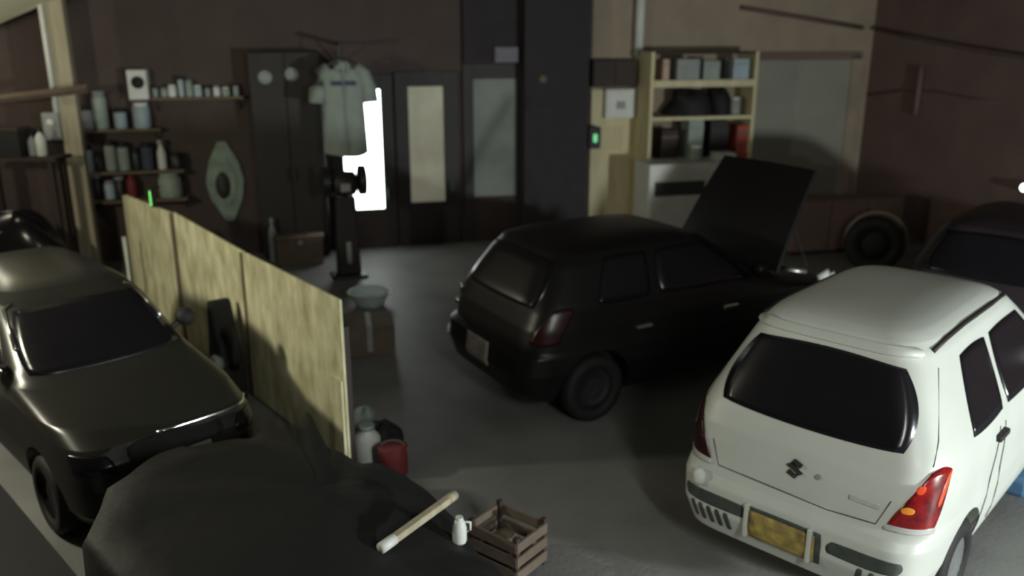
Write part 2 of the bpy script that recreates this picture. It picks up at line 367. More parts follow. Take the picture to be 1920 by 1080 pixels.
for sg in (1, -1):
    wr = lambda a, z, sg=sg: AC.wrap(a, z, sg)
    t = apatch(wr, [(.475, .655), (.74, .655), (.80, .985), (.66, .985)], 'tail_lamp', 'lens_red' if sg > 0 else 'lens_dark', rnd=.45, off=.012)  # left lenses take a darker copy, shade put into their colour
    if sg > 0: t['label'] = 'dark red tail lamp with orange and bright red spots'
    apatch(wr, [(.485, .655), (.735, .655), (.742, .69), (.50, .69)], 'reverse_lamp', 'lens_clear', t, rnd=.3, off=.015)
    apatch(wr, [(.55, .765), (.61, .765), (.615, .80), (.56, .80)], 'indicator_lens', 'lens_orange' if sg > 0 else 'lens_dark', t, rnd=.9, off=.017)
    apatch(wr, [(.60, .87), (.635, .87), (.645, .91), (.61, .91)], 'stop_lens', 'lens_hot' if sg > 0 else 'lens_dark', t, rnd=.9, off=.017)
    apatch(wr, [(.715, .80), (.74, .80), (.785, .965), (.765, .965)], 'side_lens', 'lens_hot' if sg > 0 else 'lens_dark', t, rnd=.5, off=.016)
    for k in range(5):
        a = .30 + k * .055 if sg < 0 else .40 + k * .06
        apatch(wr, [(a, .33), (a + .03, .33), (a + .05, .44), (a + .02, .44)], 'bumper_slot', 'slot', rnd=.4, off=.004, nx=5, ny=6)
    apatch(wr, [(.20 if sg < 0 else .24, .45), (.62, .45), (.64, .53), (.22 if sg < 0 else .26, .53)], 'bumper_recess', 'slot', rnd=.4, off=.002)
    pts = [AC.side(y, z, sg) for y, z in ((.52, 1.47), (.7, 1.492), (1.0, 1.50), (1.5, 1.498), (1.85, 1.48))]
    MB().tube([p + Vector((-sg * .005, 0, .008)) for p in pts], .014, 8).build('roof_drip_rail', 'dark', ALTO, True)
# tailgate outline, lip, plate, emblem, wiper
seam = [AC.wrap(a, z, sg) for sg, a, z in [(-1, .60, 1.40), (-1, .66, 1.1), (-1, .66, 1.0), (-1, .50, .80), (-1, .45, .665)]] + [AC.wrap(a, z, 1) for a, z in [(.2, .65), (.45, .665), (.50, .80), (.66, 1.0), (.66, 1.1), (.60, 1.40)]]
MB().tube(seam, .0035, 6).build('tailgate_seam', 'slot', ALTO)
pl = apatch(AC.rear, [(-.215, .35), (.225, .35), (.225, .545), (-.215, .545)], 'plate_recess', 'slot', rnd=.15, off=.003)
apatch(AC.rear, [(-.19, .36), (.19, .36), (.19, .52), (-.19, .52)], 'number_plate', 'plate', rnd=.05, off=.014)['label'] = 'dirty yellow number plate'
for sx in (-.20, .165): MB().box(sx - .012, sx + .012, -.062, -.02, .36, .56).build('plate_bracket', 'white_paint', ALTO, bevel=.006)
def s_emblem():
    b = MB(); y0 = AC.rear(0, .82).y
    pts = [(.036, .024), (-.004, .044), (-.036, .02), (.036, -.02), (.004, -.044), (-.036, -.024)]
    b.tube([(x, y0 - .008, .805 + z) for x, z in pts], .014, 8); return b.build('emblem', 'dark', ALTO)
s_emblem()['label'] = 'dark S-shaped badge'
p = AC.rear(.13, .805); MB().lathe([(.014, 0), (.014, .012), (.006, .014)], 14, 'y', (p.x, p.y - .012, p.z)).build('tailgate_lock', 'grey', ALTO)
apatch(AC.rear, [(.30, .745), (.46, .745), (.46, .772), (.30, .772)], 'badge', 'badge', rnd=.1, off=.005)
apatch(AC.rear, [(-.455, 1.452), (.455, 1.452), (.42, 1.49), (-.42, 1.49)], 'tailgate_lip', 'white_paint', rnd=.2, off=.03)
lp = AC.wrap(.52, .60, -1); MB().lathe([(.012, -.05), (.034, -.03), (.036, .03), (.012, .055)], 12, 'z', (lp.x, lp.y - .02, lp.z)).build('bumper_reflector_or_glint', 'pale', ALTO, True)

# black hatchback with its bonnet up
BK = [(.20, .66, .14, 3.42, 8), (.30, .74, .03, 3.52, 8), (.50, .78, -.02, 3.56, 8), (.66, .785, .0, 3.54, 8), (.70, .78, .06, 3.50, 8), (.88, .775, .10, 3.35, 8), (1.02, .75, .16, 2.72, 7.5),
      (1.10, .72, .20, 2.52, 7), (1.36, .60, .36, 2.10, 6.5), (1.46, .54, .44, 1.95, 6), (1.51, .44, .56, 1.80, 5), (1.535, .2, .9, 1.5, 4)]
BK = [(z * .94 if z > .4 else z, *r_) for z, *r_ in BK]
BX, BY, BH = -.27, 6.72, math.radians(60)
bay = MB().box(-.58, .58, 2.78, 3.36, .55, 1.3)
def zq(quads, f=.94): return [[(a_, b_ * f) for a_, b_ in q] for q in quads]
BSIDE = zq([[(.66, 1.05), (1.2, 1.05), (1.25, 1.42), (.82, 1.42)], [(1.28, 1.05), (2.35, 1.05), (1.9, 1.42), (1.33, 1.42)]])
BREAR, BWIND = zq([[(-.60, 1.03), (.60, 1.03), (.50, 1.42), (-.50, 1.42)], [(-.6, 1.10), (.6, 1.10), (.48, 1.43), (-.48, 1.43)]])
BLK, BC, BB = make_car('black hatchback parked with its bonnet raised', 'hatchback_car', BK, (BX, BY), BH, 'black_paint', dict(
    axles=(.66, 2.9), r=.28, rim='darkmetal', cutters=[bay], rear_glass=BREAR, wind=BWIND, side=BSIDE,
    handles=[(1.10, .76), (2.05, .78)], handle_mat='chrome', mirror=(2.35, 1.01), head_mat='glass', head=[(.42, .68), (.86, .68), (.84, .84), (.46, .82)], grille=[(-.3, .7), (.3, .7), (.3, .8), (-.3, .8)]))
def bpatch(f, quad, nm, m, **kw): return patch(MB(), f, quad, **kw).build(nm, m, BLK, True)
for sg in (1, -1):
    wr = lambda a, z, sg=sg: BC.wrap(a, z, sg)
    bpatch(wr, [(.60, .72), (.86, .72), (.9, 1.0), (.72, 1.0)], 'tail_lamp', 'lens_dark', rnd=.4, off=.01)
    if sg < 0: bpatch(wr, [(.60, .47), (.70, .47), (.70, .53), (.60, .53)], 'bumper_reflector_or_glint', 'pale', rnd=.6, off=.02)  # pale patch on the black car stands for a highlight of door light
bpatch(BC.rear, [(-.2, .42), (.16, .42), (.16, .62), (-.2, .62)], 'number_plate', 'plate_grey', rnd=.05, off=.014)
for k, z in enumerate((.80, .93)):
    p = BC.wrap(.64, z * .94, -1); MB().lathe([(.028, -.01), (.034, .0), (.02, .014)], 14, 'y', (p.x, p.y - .015, p.z)).build('glint_ring', 'chrome', BLK, True)  # chrome rings added to stand for small reflections on the corner
# raised bonnet: hinge at the cowl
hn = MB()
hinge = Vector((0, 2.70, .97)); ang = math.radians(60)
def hood_pt(i, j, th=0.0):
    x = (i - .5) * 2 * (.69 - .10 * j); q = 1.0 * j; up_ = .03 * (1 - (2 * i - 1) ** 2) + .02 * math.sin(j * math.pi) + th
    return (x, hinge.y + q * math.cos(ang) - up_ * math.sin(ang), hinge.z + q * math.sin(ang) + up_ * math.cos(ang))
hn.grid(lambda i, j: hood_pt(i, j, .02), 14, 10); hn.grid(lambda i, j: hood_pt(i, j, -.02), 14, 10)
for e0, e1 in (((0, 0), (1, 0)), ((1, 0), (1, 1)), ((1, 1), (0, 1)), ((0, 1), (0, 0))):
    n = 12; L_ = [(e0[0] + (e1[0] - e0[0]) * t / n, e0[1] + (e1[1] - e0[1]) * t / n) for t in range(n + 1)]
    hn.add([hood_pt(*p, .02) for p in L_] + [hood_pt(*p, -.02) for p in L_], [(t, t + 1, t + n + 2, t + n + 1) for t in range(n)])
hn.build('bonnet', 'black_paint', BLK, True)['label'] = 'raised black bonnet'
MB().tube([(.5, 3.3, .9), (.45, 3.02, 1.5)], .008, 6).build('bonnet_prop', 'darkmetal', BLK)
e = MB().box(-.3, .3, 2.85, 3.25, .56, .80).build('engine', 'darkmetal', BLK, bevel=.03)
MB().lathe([(.13, 0), (.14, .03), (.14, .08), (.05, .1)], 20, 'z', (.1, 3.05, .80)).build('air_filter', 'darkmetal', e, True)
MB().tube([(.32, 3.1, .80), (.42, 3.18, .86), (.5, 3.3, .84)], .03, 10).build('hose', 'steel', e, True)
MB().box(.38, .54, 2.84, 3.0, .6, .86).build('battery', 'grey', BLK, bevel=.01)

# dark grey hatchback in the left foreground, facing the viewer
K_ = [(.20, .62, .14, 3.30, 9), (.30, .67, .03, 3.40, 9), (.50, .70, -.02, 3.45, 8), (.66, .70, .03, 3.44, 8), (.76, .70, .06, 3.38, 7), (.84, .70, .08, 3.18, 7), (.93, .69, .10, 2.62, 7),
      (1.00, .665, .13, 2.45, 7), (1.25, .58, .24, 2.06, 6), (1.33, .54, .30, 1.90, 6), (1.38, .46, .42, 1.75, 5), (1.405, .2, .8, 1.4, 4)]
K_ = [(z * .95, w_ * .88, a_, b_, n_) for z, w_, a_, b_, n_ in K_]
GREY, GC, GB = make_car('dark grey hatchback facing forward at left beside the plywood sheets', 'hatchback_car', K_, (-4.5, 7.16), math.radians(134.5), 'grey_paint', dict(
    axles=(.6, 2.8), r=.26, rim='darkmetal', wind=[(-.53, .925), (.53, .925), (.42, 1.24), (-.42, 1.24)], rear_glass=[(-.5, .93), (.5, .93), (.4, 1.22), (-.4, 1.22)],
    side=[[(.6, .94), (1.1, .94), (1.15, 1.22), (.72, 1.22)], [(1.17, .94), (2.2, .94), (1.82, 1.22), (1.22, 1.22)]], handles=[(1.0, .84), (1.95, .84)],
    mirror=(2.2, .95), mirror_mat='black', head_mat='glass', head=[(.36, .58), (.66, .58), (.66, .70), (.40, .69)], grille=[(-.3, .60), (.3, .60), (.3, .72), (-.3, .72)], front_slot=[(-.45, .34), (.45, .34), (.45, .5), (-.45, .5)]))
for sg in (1, -1):
    MB().tube([GC.front(sg * x, z) + Vector((0, .008, .004)) for x, z in ((.49, 1.05), (.465, 1.14), (.435, 1.235), (.38, 1.265))], .012, 8).build('windscreen_trim', 'chrome', GREY, True)
    MB().tube([GC.side(y, .94, sg) + Vector((sg * .004, 0, -.02)) for y in np.linspace(.5, 2.25, 12)], .009, 6).build('window_sill_trim', 'steel', GREY, True)
MB().tube([GC.front(x, .72) + Vector((0, .004, .006)) for x in np.linspace(-.56, .1, 12)], .010, 8).build('bonnet_edge_highlight', 'chrome', GREY, True)  # chrome strip stands for the highlight along the bonnet's front edge
patch(MB(), GC.front, [(-.2, .53), (.2, .53), (.2, .6), (-.2, .6)], rnd=.05, off=.02).build('number_plate', 'plate_grey', GREY, True)

# dark plum hatchback behind the white one
PLUM, PC, PB = make_car('dark plum hatchback at right edge behind the white hatchback', 'hatchback_car', BK, (4.05, 7.05), math.radians(44), 'plum_paint', dict(
    axles=(.66, 2.9), r=.28, rear_glass=BREAR, wind=BWIND, side=BSIDE, handles=[(1.10, .93), (2.05, .91)], mirror=(2.35, 1.01)))
for sg in (1, -1):
    patch(MB(), lambda a, z, sg=sg: PC.wrap(a, z, sg), [(.60, .72), (.86, .72), (.9, 1.0), (.72, 1.0)], rnd=.4, off=.01).build('tail_lamp', 'lens_dark', PLUM, True)

# ------------------------------------------------------------------ lamps (both hang outside the picture)
def tube_lamp(label, loc, rz, power, col, target, length=1.2):
    t = thing('tube_lamp', label, 'lamp', loc, rz)
    MB().box(-length / 2 - .04, length / 2 + .04, -.05, .05, .03, .09).build('housing', 'pale', t, bevel=.01)
    MB().tube([(-length / 2, 0, 0), (length / 2, 0, 0)], .014, 12).build('tube', 'tube', t, True)
    for x in (-length / 2 - .02, length / 2 + .02): MB().box(x - .02, x + .02, -.025, .025, -.025, .04).build('lamp_holder', 'grey', t)
    for x in (-.4, .4): MB().tube([(x, 0, .09), (x, 0, CEZ - loc[2])], .008, 6).build('hanger_rod', 'steel', t)
    if target is None:
        l = bpy.data.lights.new('lamp_light', 'POINT'); l.energy = power; l.color = col; l.shadow_soft_size = .12
        o = bpy.data.objects.new('lamp_light', l); C.objects.link(o); o.location = Vector(loc) - Vector((0, 0, .16))
    else: area_light('lamp_light', Vector(loc) - Vector((0, 0, .06)), target, power, col, .15, length)
    return t
tube_lamp('lit tube lamp hanging at left outside the picture', LEFT_LAMP, math.radians(-45), LEFT_POWER, LEFT_COL, None)
tube_lamp('lit tube lamp hanging above the viewer', REAR_LAMP, 0.0, REAR_POWER, REAR_COL, (0.4, 4.6, 0))
bl_ = thing('plank_fill_bulb', 'added bulb brightening the roof plank from the upper left outside the picture', 'lamp', (-6.5, 9.6, 3.05))  # added bulb, placed only to brighten the roof plank
MB().tube([(0, 0, .1), (0, 0, CEZ - 3.05)], .006, 6).build('flex', 'black', bl_); MB().lathe([(.02, .05), (.028, .06), (.028, .11), (.01, .12)], 12).build('bulb_holder', 'dark', bl_)
MB().lathe([(.005, -.05), (.03, -.035), (.035, 0), (.02, .04), (.016, .06)], 14).build('bulb', 'tube', bl_, True)
pl_ = bpy.data.lights.new('plank_fill_light', 'POINT'); pl_.energy = 20; pl_.color = (1, .93, .68); pl_.shadow_soft_size = .04
po_ = bpy.data.objects.new('plank_fill_light', pl_); C.objects.link(po_); po_.location = (-6.5, 9.6, 2.93)
wl_ = thing('work_lamp', 'tripod work lamp standing at right outside the picture', 'lamp', (RIGHT_LAMP.x, RIGHT_LAMP.y, 0), math.radians(48))
for k_ in range(3):
    a_ = k_ * 2.094; MB().tube([(0, 0, .75), (.42 * math.cos(a_), .42 * math.sin(a_), .015)], .014, 8).build('leg', 'darkmetal', wl_)
MB().tube([(0, 0, .7), (0, 0, RIGHT_LAMP.z - .12)], .018, 8).build('pole', 'darkmetal', wl_)
MB().box(-.2, .2, -.14, -.02, RIGHT_LAMP.z - .14, RIGHT_LAMP.z + .14).build('lamp_head', 'dark', wl_, bevel=.02)
area_light('work_light', RIGHT_LAMP, (2.4, 4.6, .75), RIGHT_POWER, RIGHT_COL, .36, .24)

# ------------------------------------------------------------------ timber post, beam and plank at the left
pb = fl(176, 515)
post = thing('timber_post', 'tan square timber post standing at the left', 'post', (pb.x, pb.y, 0), WA)
MB().box(-.105, .105, -.10, .10, 0, CEZ).build('shaft', 'timber', post, bevel=.01)
MB().tube([(-.13, -.12, 2.05), (-.13, -.12, CEZ)], .03, 10).build('conduit', 'pale', post, True)
MB().box(-.17, .17, -.14, .14, 0, .12).build('base_block', 'timber_dark', post, bevel=.01)
br = MB().box(-.30, -.10, -.16, -.10, 1.78, 2.12).build('bracket', 'grey', post, bevel=.02)
MB().lathe([(.03, 0), (.05, .02), (.05, .05)], 12, 'y', (-.2, -.21, 2.0)).build('bracket_knob', 'pale', br, True)
p0 = at(-40, 190, pb.y - .25); p1 = at(165, 166, pb.y - .25)
o = MB().tube([p0, p1], .05, 4).build('timber_rail', 'brown'); tag(o, 'brown horizontal rail running left from the timber post', 'rail')
a = at(-60, 70, pb.y - .1); b = at(112, -4, pb.y - .1); up_ = Vector((0, 0, .6))
q = MB(); dv = Vector((0, -.9, .05))
q.add([a, b, b + up_, a + up_, a + dv, b + dv, b + dv + up_, a + dv + up_], [(0, 1, 2, 3), (4, 5, 6, 7), (0, 1, 5, 4), (1, 2, 6, 5), (2, 3, 7, 6), (3, 0, 4, 7)])
tag(q.build('roof_plank', 'plank_pale'), 'pale lit roof plank sloping down in the top left corner', 'plank')

# ------------------------------------------------------------------ plywood partition
PF = fl(240, 556); PN = fl(652, 884)
pd = (PN - PF); plen = pd.length; ph = math.atan2(pd.y, pd.x)
ply = thing('plywood_partition', 'pale plywood sheets standing on edge in a row beside the grey car', 'partition', PF, ph)
def topz(u, v, s_):     # height of the board top at distance s_
    p = PF + pd.normalized() * s_; d = ray(u, v); t = p.to_2d().length / d.to_2d().length; return (CAMP + d * t).z
marks = [(235, 366), (322, 398), (455, 471), (640, 562)]
ss = []
for u, v in marks:
    d = ray(u, v).to_2d(); n = Vector((-pd.y, pd.x)).normalized(); t = PF.to_2d().dot(n) / d.dot(n); hit = d * t
    ss.append((hit - PF.to_2d()).dot(pd.to_2d().normalized()))
for i in range(3):
    s0, s1 = ss[i], ss[i + 1] - (.05 if i < 2 else .02); z0 = topz(*marks[i], s0); z1 = topz(*marks[i + 1], s1)
    off = (.0, .012, -.006)[i]
    MB().prism([(s0, .03), (s1, .03), (s1, z1), (s0, z0)], off, off + .018).build('plywood_sheet', 'ply', ply)
for s_ in (ss[1] - .012, ss[2] - .012, .25, ss[3] - .1):
    MB().box(s_ - .04, s_ + .04, .032, .075, 0, 1.1).build('batten', 'darkwood', ply)
for s_, i in ((ss[1] - .025, 1), (ss[2] - .025, 2)): MB().box(s_ - .025, s_ + .025, -.014, -.006, .03, topz(*marks[i], s_) - .01).build('joint_strip', 'timber_dark', ply)
MB().box(ss[3] - .17, ss[3] - .03, -.028, -.008, .03, .72).build('edge_strip', 'ply', ply)
MB().box(ss[0] - .02, ss[0] + .02, -.03, .03, .03, topz(*marks[0], ss[0])).build('end_post', 'timber', ply)
MB().box(ss[0], ss[3], .03, .07, 0, .06).build('foot_rail', 'timber_dark', ply)
# green indicator lamp hung over the board top
zg = topz(297, 384, (ss[0] + ss[1]) / 2) if False else None
sg_ = ss[0] + (ss[1] - ss[0]) * .72; gz = topz(297, 388, sg_); gp = PF + pd.normalized() * sg_
nrm = Vector((-pd.y, pd.x, 0)).normalized(); nrm = -nrm if nrm.y > 0 else nrm
gl = thing('indicator_lamp', 'small green indicator lamp clipped on top of the plywood', 'lamp', gp + nrm * .03 + Vector((0, 0, gz)), ph)
MB().box(-.02, .02, -.025, .02, .0, .20).build('case', 'dark', gl, bevel=.005)
MB().box(-.015, .015, -.033, -.025, .02, .17).build('light_strip', 'ledstrip', gl)
MB().box(-.02, .02, -.025, .07, .19, .21).build('clip', 'dark', gl)
# white angle strip left of the board
a = fl(186, 543, .45); b = fl(243, 528, .45)
o = MB().tube([a, b, b + Vector((0, 0, .5))], .022, 4).build('angle_strip', 'pale'); tag(o, 'white metal angle strip at the far end of the plywood', 'metal strip')

# ------------------------------------------------------------------ dark things between the grey car and the plywood
def blob(label, name, cat, loc, sx, sy, sz, m, seed=0, lump=.25, n=26, parent=None):
    rnd = random.Random(seed); ph_ = [(rnd.uniform(1, 4), rnd.uniform(0, 6.3), rnd.uniform(1, 3)) for _ in range(6)]
    def f(i, j):
        t = i * 2 * math.pi; v = j * math.pi * .5; r = 1 + lump * sum(math.sin(round(a) * t + b + c * v) for a, b, c in ph_) / 6
        cz = math.cos(v) ** .6 if j < 1 else 0.0
        return (sx * r * cz * math.cos(t), sy * r * cz * math.sin(t), sz * math.sin(v) ** .8 * (1 + lump * .3 * math.sin(3 * t + ph_[0][1])))
    mb = MB().grid(f, n, 14, True); o = mb.build(name, m, parent, True)
    if parent is None: o.location = loc; tag(o, label, cat)
    return o
ep = fl(432, 742)
eng = thing('engine_part', 'dark engine part with pointed top and hooked pipe before the plywood', 'engine part', ep, ph)
MB().prism([(-.16, 0), (.17, 0), (.20, .3), (.12, .52), (.05, .62), (-.02, .86), (-.09, .88), (-.12, .6), (-.17, .35)], -.10, .10).build('casting', 'black', eng, bevel=.03)
MB().tube([(.10, -.02, .60), (.22, -.02, .66), (.31, -.02, .58), (.31, -.02, .42), (.25, -.02, .36)], .045, 10).build('hooked_pipe', 'black', eng, True)
MB().lathe([(.07, 0), (.08, .03), (.05, .08)], 16, 'y', (.14, -.17, .38)).build('pale_flange', 'greygreen', eng, True)
MB().tube([(.14, -.12, .36), (.20, -.12, .22), (.22, -.12, .02)], .03, 8).build('pale_hose', 'greygreen', eng, True)
# black tarpaulin heap in the foreground
top = [fl(150, 1000, .9), fl(205, 895, .9), fl(330, 835, .86), fl(465, 822, .76), fl(515, 778, .70), fl(545, 795, .64), fl(576, 770, .62), fl(620, 838, .56), fl(680, 872, .52), fl(765, 888, .47), fl(830, 935, .42), fl(885, 1010, .40), fl(955, 1090, .38), fl(965, 1160, .36), fl(700, 1200, .6), fl(300, 1180, .85)]
ctr = sum(top, Vector()) / len(top)
tb = MB(); rings = [(1.02, 0.0), (1.015, .5), (1.0, .93), (.97, 1.0), (.8, 1.0), (.55, 1.02), (.3, 1.05), (.0, 1.05)]
NT = 96; poly = []
for k in range(NT):
    x = k / NT * len(top); i = int(x); t = x - i; a, b = top[i], top[(i + 1) % len(top)]; poly.append(a.lerp(b, t))
vs = []
for r, zz in rings:
    for k, p in enumerate(poly):
        c_ = ctr.lerp(p, r); z = zz * (p.z * r + ctr.z * (1 - r)) if r < 1 else zz * p.z
        fold = (.014 * math.sin(k * .9) if r > .9 else 0) + .016 * math.sin(c_.x * 9 + c_.y * 6) + .012 * math.sin(c_.x * 4 - c_.y * 11)
        vs.append((c_.x + (fold * .6 if r > .98 else 0), c_.y, max(0, z + (fold if 0 < zz and r < 1 else 0))))
fs = [(i * NT + k, i * NT + (k + 1) % NT, (i + 1) * NT + (k + 1) % NT, (i + 1) * NT + k) for i in range(len(rings) - 1) for k in range(NT)]
tb.add(vs, fs); tag(tb.build('tarpaulin_heap', 'tarp', None, True), 'black tarpaulin covering a low heap in the foreground', 'tarpaulin')
# things lying on the tarpaulin
a = fl(722, 1004, .64); b = fl(848, 948, .53)
bt = thing('batten_stick', 'pale yellow stick lying on the black tarpaulin', 'stick', (a + b) / 2, math.atan2((b - a).y, (b - a).x))
L_ = (b - a).length / 2
MB().box(-L_, L_, -.022, .022, -.02, .02).build('stick_shaft', 'timber', bt, bevel=.006)
MB().tube([(-L_ - .03, 0, 0), (-L_ + .07, 0, 0)], .030, 10).build('end_cap', 'pale', bt, True)
MB().tube([(L_ - .05, 0, 0), (L_ + .02, 0, 0)], .028, 10).build('end_cap', 'timber', bt, True)
def bottle(name, label, cat, loc, r, h, m, capm='dark', group=None, neck=.35):
    t = thing(name, label, cat, loc, 0, group)
    MB().lathe([(r * .9, 0), (r, .03 * h), (r, h * .62), (r * .8, h * .74), (r * neck, h * .84), (r * neck, h * .9)], 16).build('bottle_body', m, t, True)
    MB().lathe([(r * neck * 1.25, h * .88), (r * neck * 1.25, h), (r * neck, h)], 12).build('cap', capm, t, True)
    return t
cp = fl(872, 1040)
t = thing('jug', 'small white jug standing on the tarpaulin edge beside the crate', 'jug', fl(862, 1016, .425), .4)
MB().lathe([(.055, 0), (.062, .02), (.062, .18), (.045, .25), (.03, .28)], 16).build('jug_body', 'pale', t, True)
MB().tube([(.05, 0, .23), (.10, 0, .21), (.10, 0, .12), (.06, 0, .10)], .012, 8).build('handle', 'pale', t, True)
MB().lathe([(.034, .275), (.034, .305)], 12).build('cap', 'pale', t); t.scale = (.62, .62, .5)
# brown crate of slats on the floor
ck = fl(952, 1056)
cr = thing('slatted_crate', 'brown slatted crate on the floor in the foreground', 'crate', (ck.x, ck.y, 0), math.radians(-38)); cr.scale = (.85, .85, .85)
for k in range(3):
    z = .03 + k * .11
    for y in (-.17, .17): MB().box(-.21, .21, y - .008, y + .008, z, z + .075).build('slat', 'brown', cr)
    for x in (-.21, .21): MB().box(x - .008, x + .008, -.17, .17, z, z + .075).build('slat', 'brown', cr)
for x in (-.195, .195):
    for y in (-.155, .155): MB().box(x - .018, x + .018, y - .018, y + .018, 0, .36).build('corner_post', 'darkwood', cr)
MB().box(-.2, .2, -.16, .16, .01, .03).build('bottom', 'darkwood', cr)
t = tag(MB().lathe([(.07, .0), (.10, .05), (.095, .12), (.05, .17), (.0, .18)], 18).build('rag_bundle', 'brown', None, True), 'brown round bundle inside the slatted crate', 'bundle'); t.location = (ck.x - .02, ck.y + .02, .03)
# things at the near end of the plywood
bottle('canister', 'white plastic canister standing at the near end of the plywood', 'canister', fl(690, 862), .10, .29, 'pale', 'greygreen', neck=.5)
t = thing('paint_tin', 'red tin beside the white canister at the end of the plywood', 'tin', fl(738, 885))
MB().lathe([(.10, 0), (.105, .01), (.105, .19), (.10, .20)], 20).build('tin_body', 'red', t, True)
MB().lathe([(.09, .195), (.107, .2), (.107, .212), (.07, .205)], 20).build('lid', 'red', t, True)
MB().tube([(.105 * math.cos(a_), .105 * math.sin(a_) * .3, .17 + .07 * math.sin(a_)) for a_ in np.linspace(0, math.pi, 10)], .004, 6).build('wire_handle', 'steel', t)
o = blob('pale green crumpled rag behind the white canister', 'rag', 'rag', fl(682, 800), .11, .08, .16, 'greygreen', 3, .5)
o = blob('black rubbish bag behind the red tin', 'rubbish_bag', 'bag', fl(716, 838), .16, .13, .2, 'black', 5, .4)

# ------------------------------------------------------------------ things on the floor by the door
pg = fl(655, 517)
g = thing('pedestal_grinder', 'dark pedestal grinder standing in front of the bright door pane', 'grinder', pg, math.radians(20))
MB().box(-.22, .22, -.18, .18, 0, .04).build('base_plate', 'darkmetal', g, bevel=.01)
MB().prism([(-.15, .04), (.15, .04), (.12, 1.06), (-.12, 1.06)], -.11, .11).build('column', 'dark', g, bevel=.02)
MB().lathe([(.08, -.17), (.15, -.13), (.16, 0), (.15, .13), (.08, .17)], 20, 'x', (0, 0, 1.22)).build('motor', 'dark', g, True)
for sg in (-1, 1):
    w_ = MB().lathe([(.03, -.03), (.17, -.03), (.17, .03), (.03, .03)], 24, 'x', (sg * .22, 0, 1.25)).build('grinding_wheel', 'dark', g)
    MB().lathe([(.19, -.04), (.19, .04), (.16, .045), (.03, .045), (.03, .05)], 24, 'x', (sg * .23, .01, 1.25)).build('wheel_guard', 'darkmetal', w_)
    MB().box(sg * .18 - .04, sg * .18 + .04, -.24, -.15, 1.12, 1.14).build('tool_rest', 'darkmetal', g)
MB().box(-.07, .05, -.168, -.155, 1.14, 1.24).build('name_plate', 'grey', g)
MB().box(-.03, .03, -.125, -.105, .2, .48).build('switch_plate', 'grey', g, bevel=.005)
# pale wheel lying by the grinder
wl = fl(694, 572)
t = thing('enamel_basin', 'pale teal enamel basin on the floor by the grinder', 'basin', wl, 0)
MB().lathe([(.14, 0), (.16, .01), (.21, .11), (.245, .16), (.255, .165), (.25, .175), (.235, .17), (.20, .11), (.15, .03), (.0, .025)], 28).build('bowl', 'enamel', t, True)
MB().lathe([(.25, .16), (.262, .168), (.25, .178), (.24, .17)], 28, closed=True).build('rim', 'pale', t, True)
bx = fl(700, 668)
t = thing('cardboard_box', 'grey brown box on the floor behind the plywood end', 'box', bx, math.radians(12))
MB().box(-.28, .22, 0, .45, 0, .30).build('carton', 'brown', t, bevel=.008)
MB().box(-.28, -.03, 0, .45, .302, .31).build('flap', 'brown', t); MB().box(-.03, .22, 0, .45, .304, .312).build('flap', 'brown', t)
MB().box(-.05, 0, -.003, .452, .05, .314).build('tape', 'grey', t)

# ------------------------------------------------------------------ things on the back wall, left of the doors
cb = wall_origin('tall_cabinet', 'tall black cabinet left of the doors with two pale discs', 'cabinet')
k = .42; s0, zt = ws(462, 97, k); s1 = ws(598, 97, k)[0]
MB().box(s0, s1, -k, -.01, .06, zt).build('carcass', 'dark', cb, bevel=.01)
MB().box(s0 + .03, s1 - .03, -k + .03, -.03, 0, .06).build('plinth', 'black', cb)
sm = (s0 + s1) / 2
for i, (a, b) in enumerate(((s0 + .01, sm - .005), (sm + .005, s1 - .01))):
    d = MB().box(a, b, -k - .02, -k, .08, zt - .02).build('cabinet_door', 'dark', cb, bevel=.006)
    hx = b - .05 if i == 0 else a + .05
    MB().tube([(hx, -k - .02, 1.1), (hx, -k - .05, 1.1), (hx, -k - .05, 1.28), (hx, -k - .02, 1.28)], .008, 8).build('handle', 'darkmetal', d)
    c_, zc = ws((497, 547)[i], (145, 139)[i], k + .03)
    MB().lathe([(.085, -.012), (.095, 0), (.06, .012)], 18, 'y', (c_, -k - .03, zc)).build('pale_disc', 'grey', d, True)
def wall_shelf(label, u0, u1, v, k, thick=.03):
    t = wall_origin('wall_shelf', label, 'shelf'); sa, z = ws(u0, v, k); sb = ws(u1, v, k)[0]; z = ws((u0 + u1) / 2, v, k)[1]
    MB().box(sa, sb, -k, -.005, z - thick, z).build('board', 'timber_dark', t)
    n = max(2, int((sb - sa) / .7) + 1)
    for i in range(n):
        x = sa + .06 + (sb - sa - .12) * i / (n - 1)
        MB().prism([(0, 0), (0, -.16), (.012, -.16), (.012, 0)], 0, .012).build('bracket', 'darkmetal', t, loc=(x, -.03, z - thick))
        MB().tube([(x, -.01, z - thick - .16), (x, -k + .03, z - thick)], .008, 6).build('bracket_strut', 'darkmetal', t)
    return z
def jar(name, label, cat, s_, k, z, r, h, m, lid, group=None):
    t = wthing(name, label, cat, s_, k, z, group)
    MB().lathe([(r * .92, 0), (r, .02), (r, h * .78), (r * .8, h * .86)], 16).build('jar_body', m, t, True)
    MB().lathe([(r * .86, h * .84), (r * .86, h), (r * .7, h)], 16).build('lid', lid, t, True); return t
def carton(name, label, cat, s_, k, z, w_, d_, h, m, group=None, tape='grey'):
    t = wthing(name, label, cat, s_, k, z, group)
    MB().box(-w_ / 2, w_ / 2, -d_ / 2, d_ / 2, 0, h).build('carton_body', m, t, bevel=.006)
    MB().box(-w_ / 2 - .002, w_ / 2 + .002, -d_ / 2 - .003, -d_ / 2, h * .72, h * .8).build('label_strip', tape, t); return t
ks = .16
zA = wall_shelf('narrow brown wall shelf carrying a row of small pale jars', 282, 456, 182, .22)
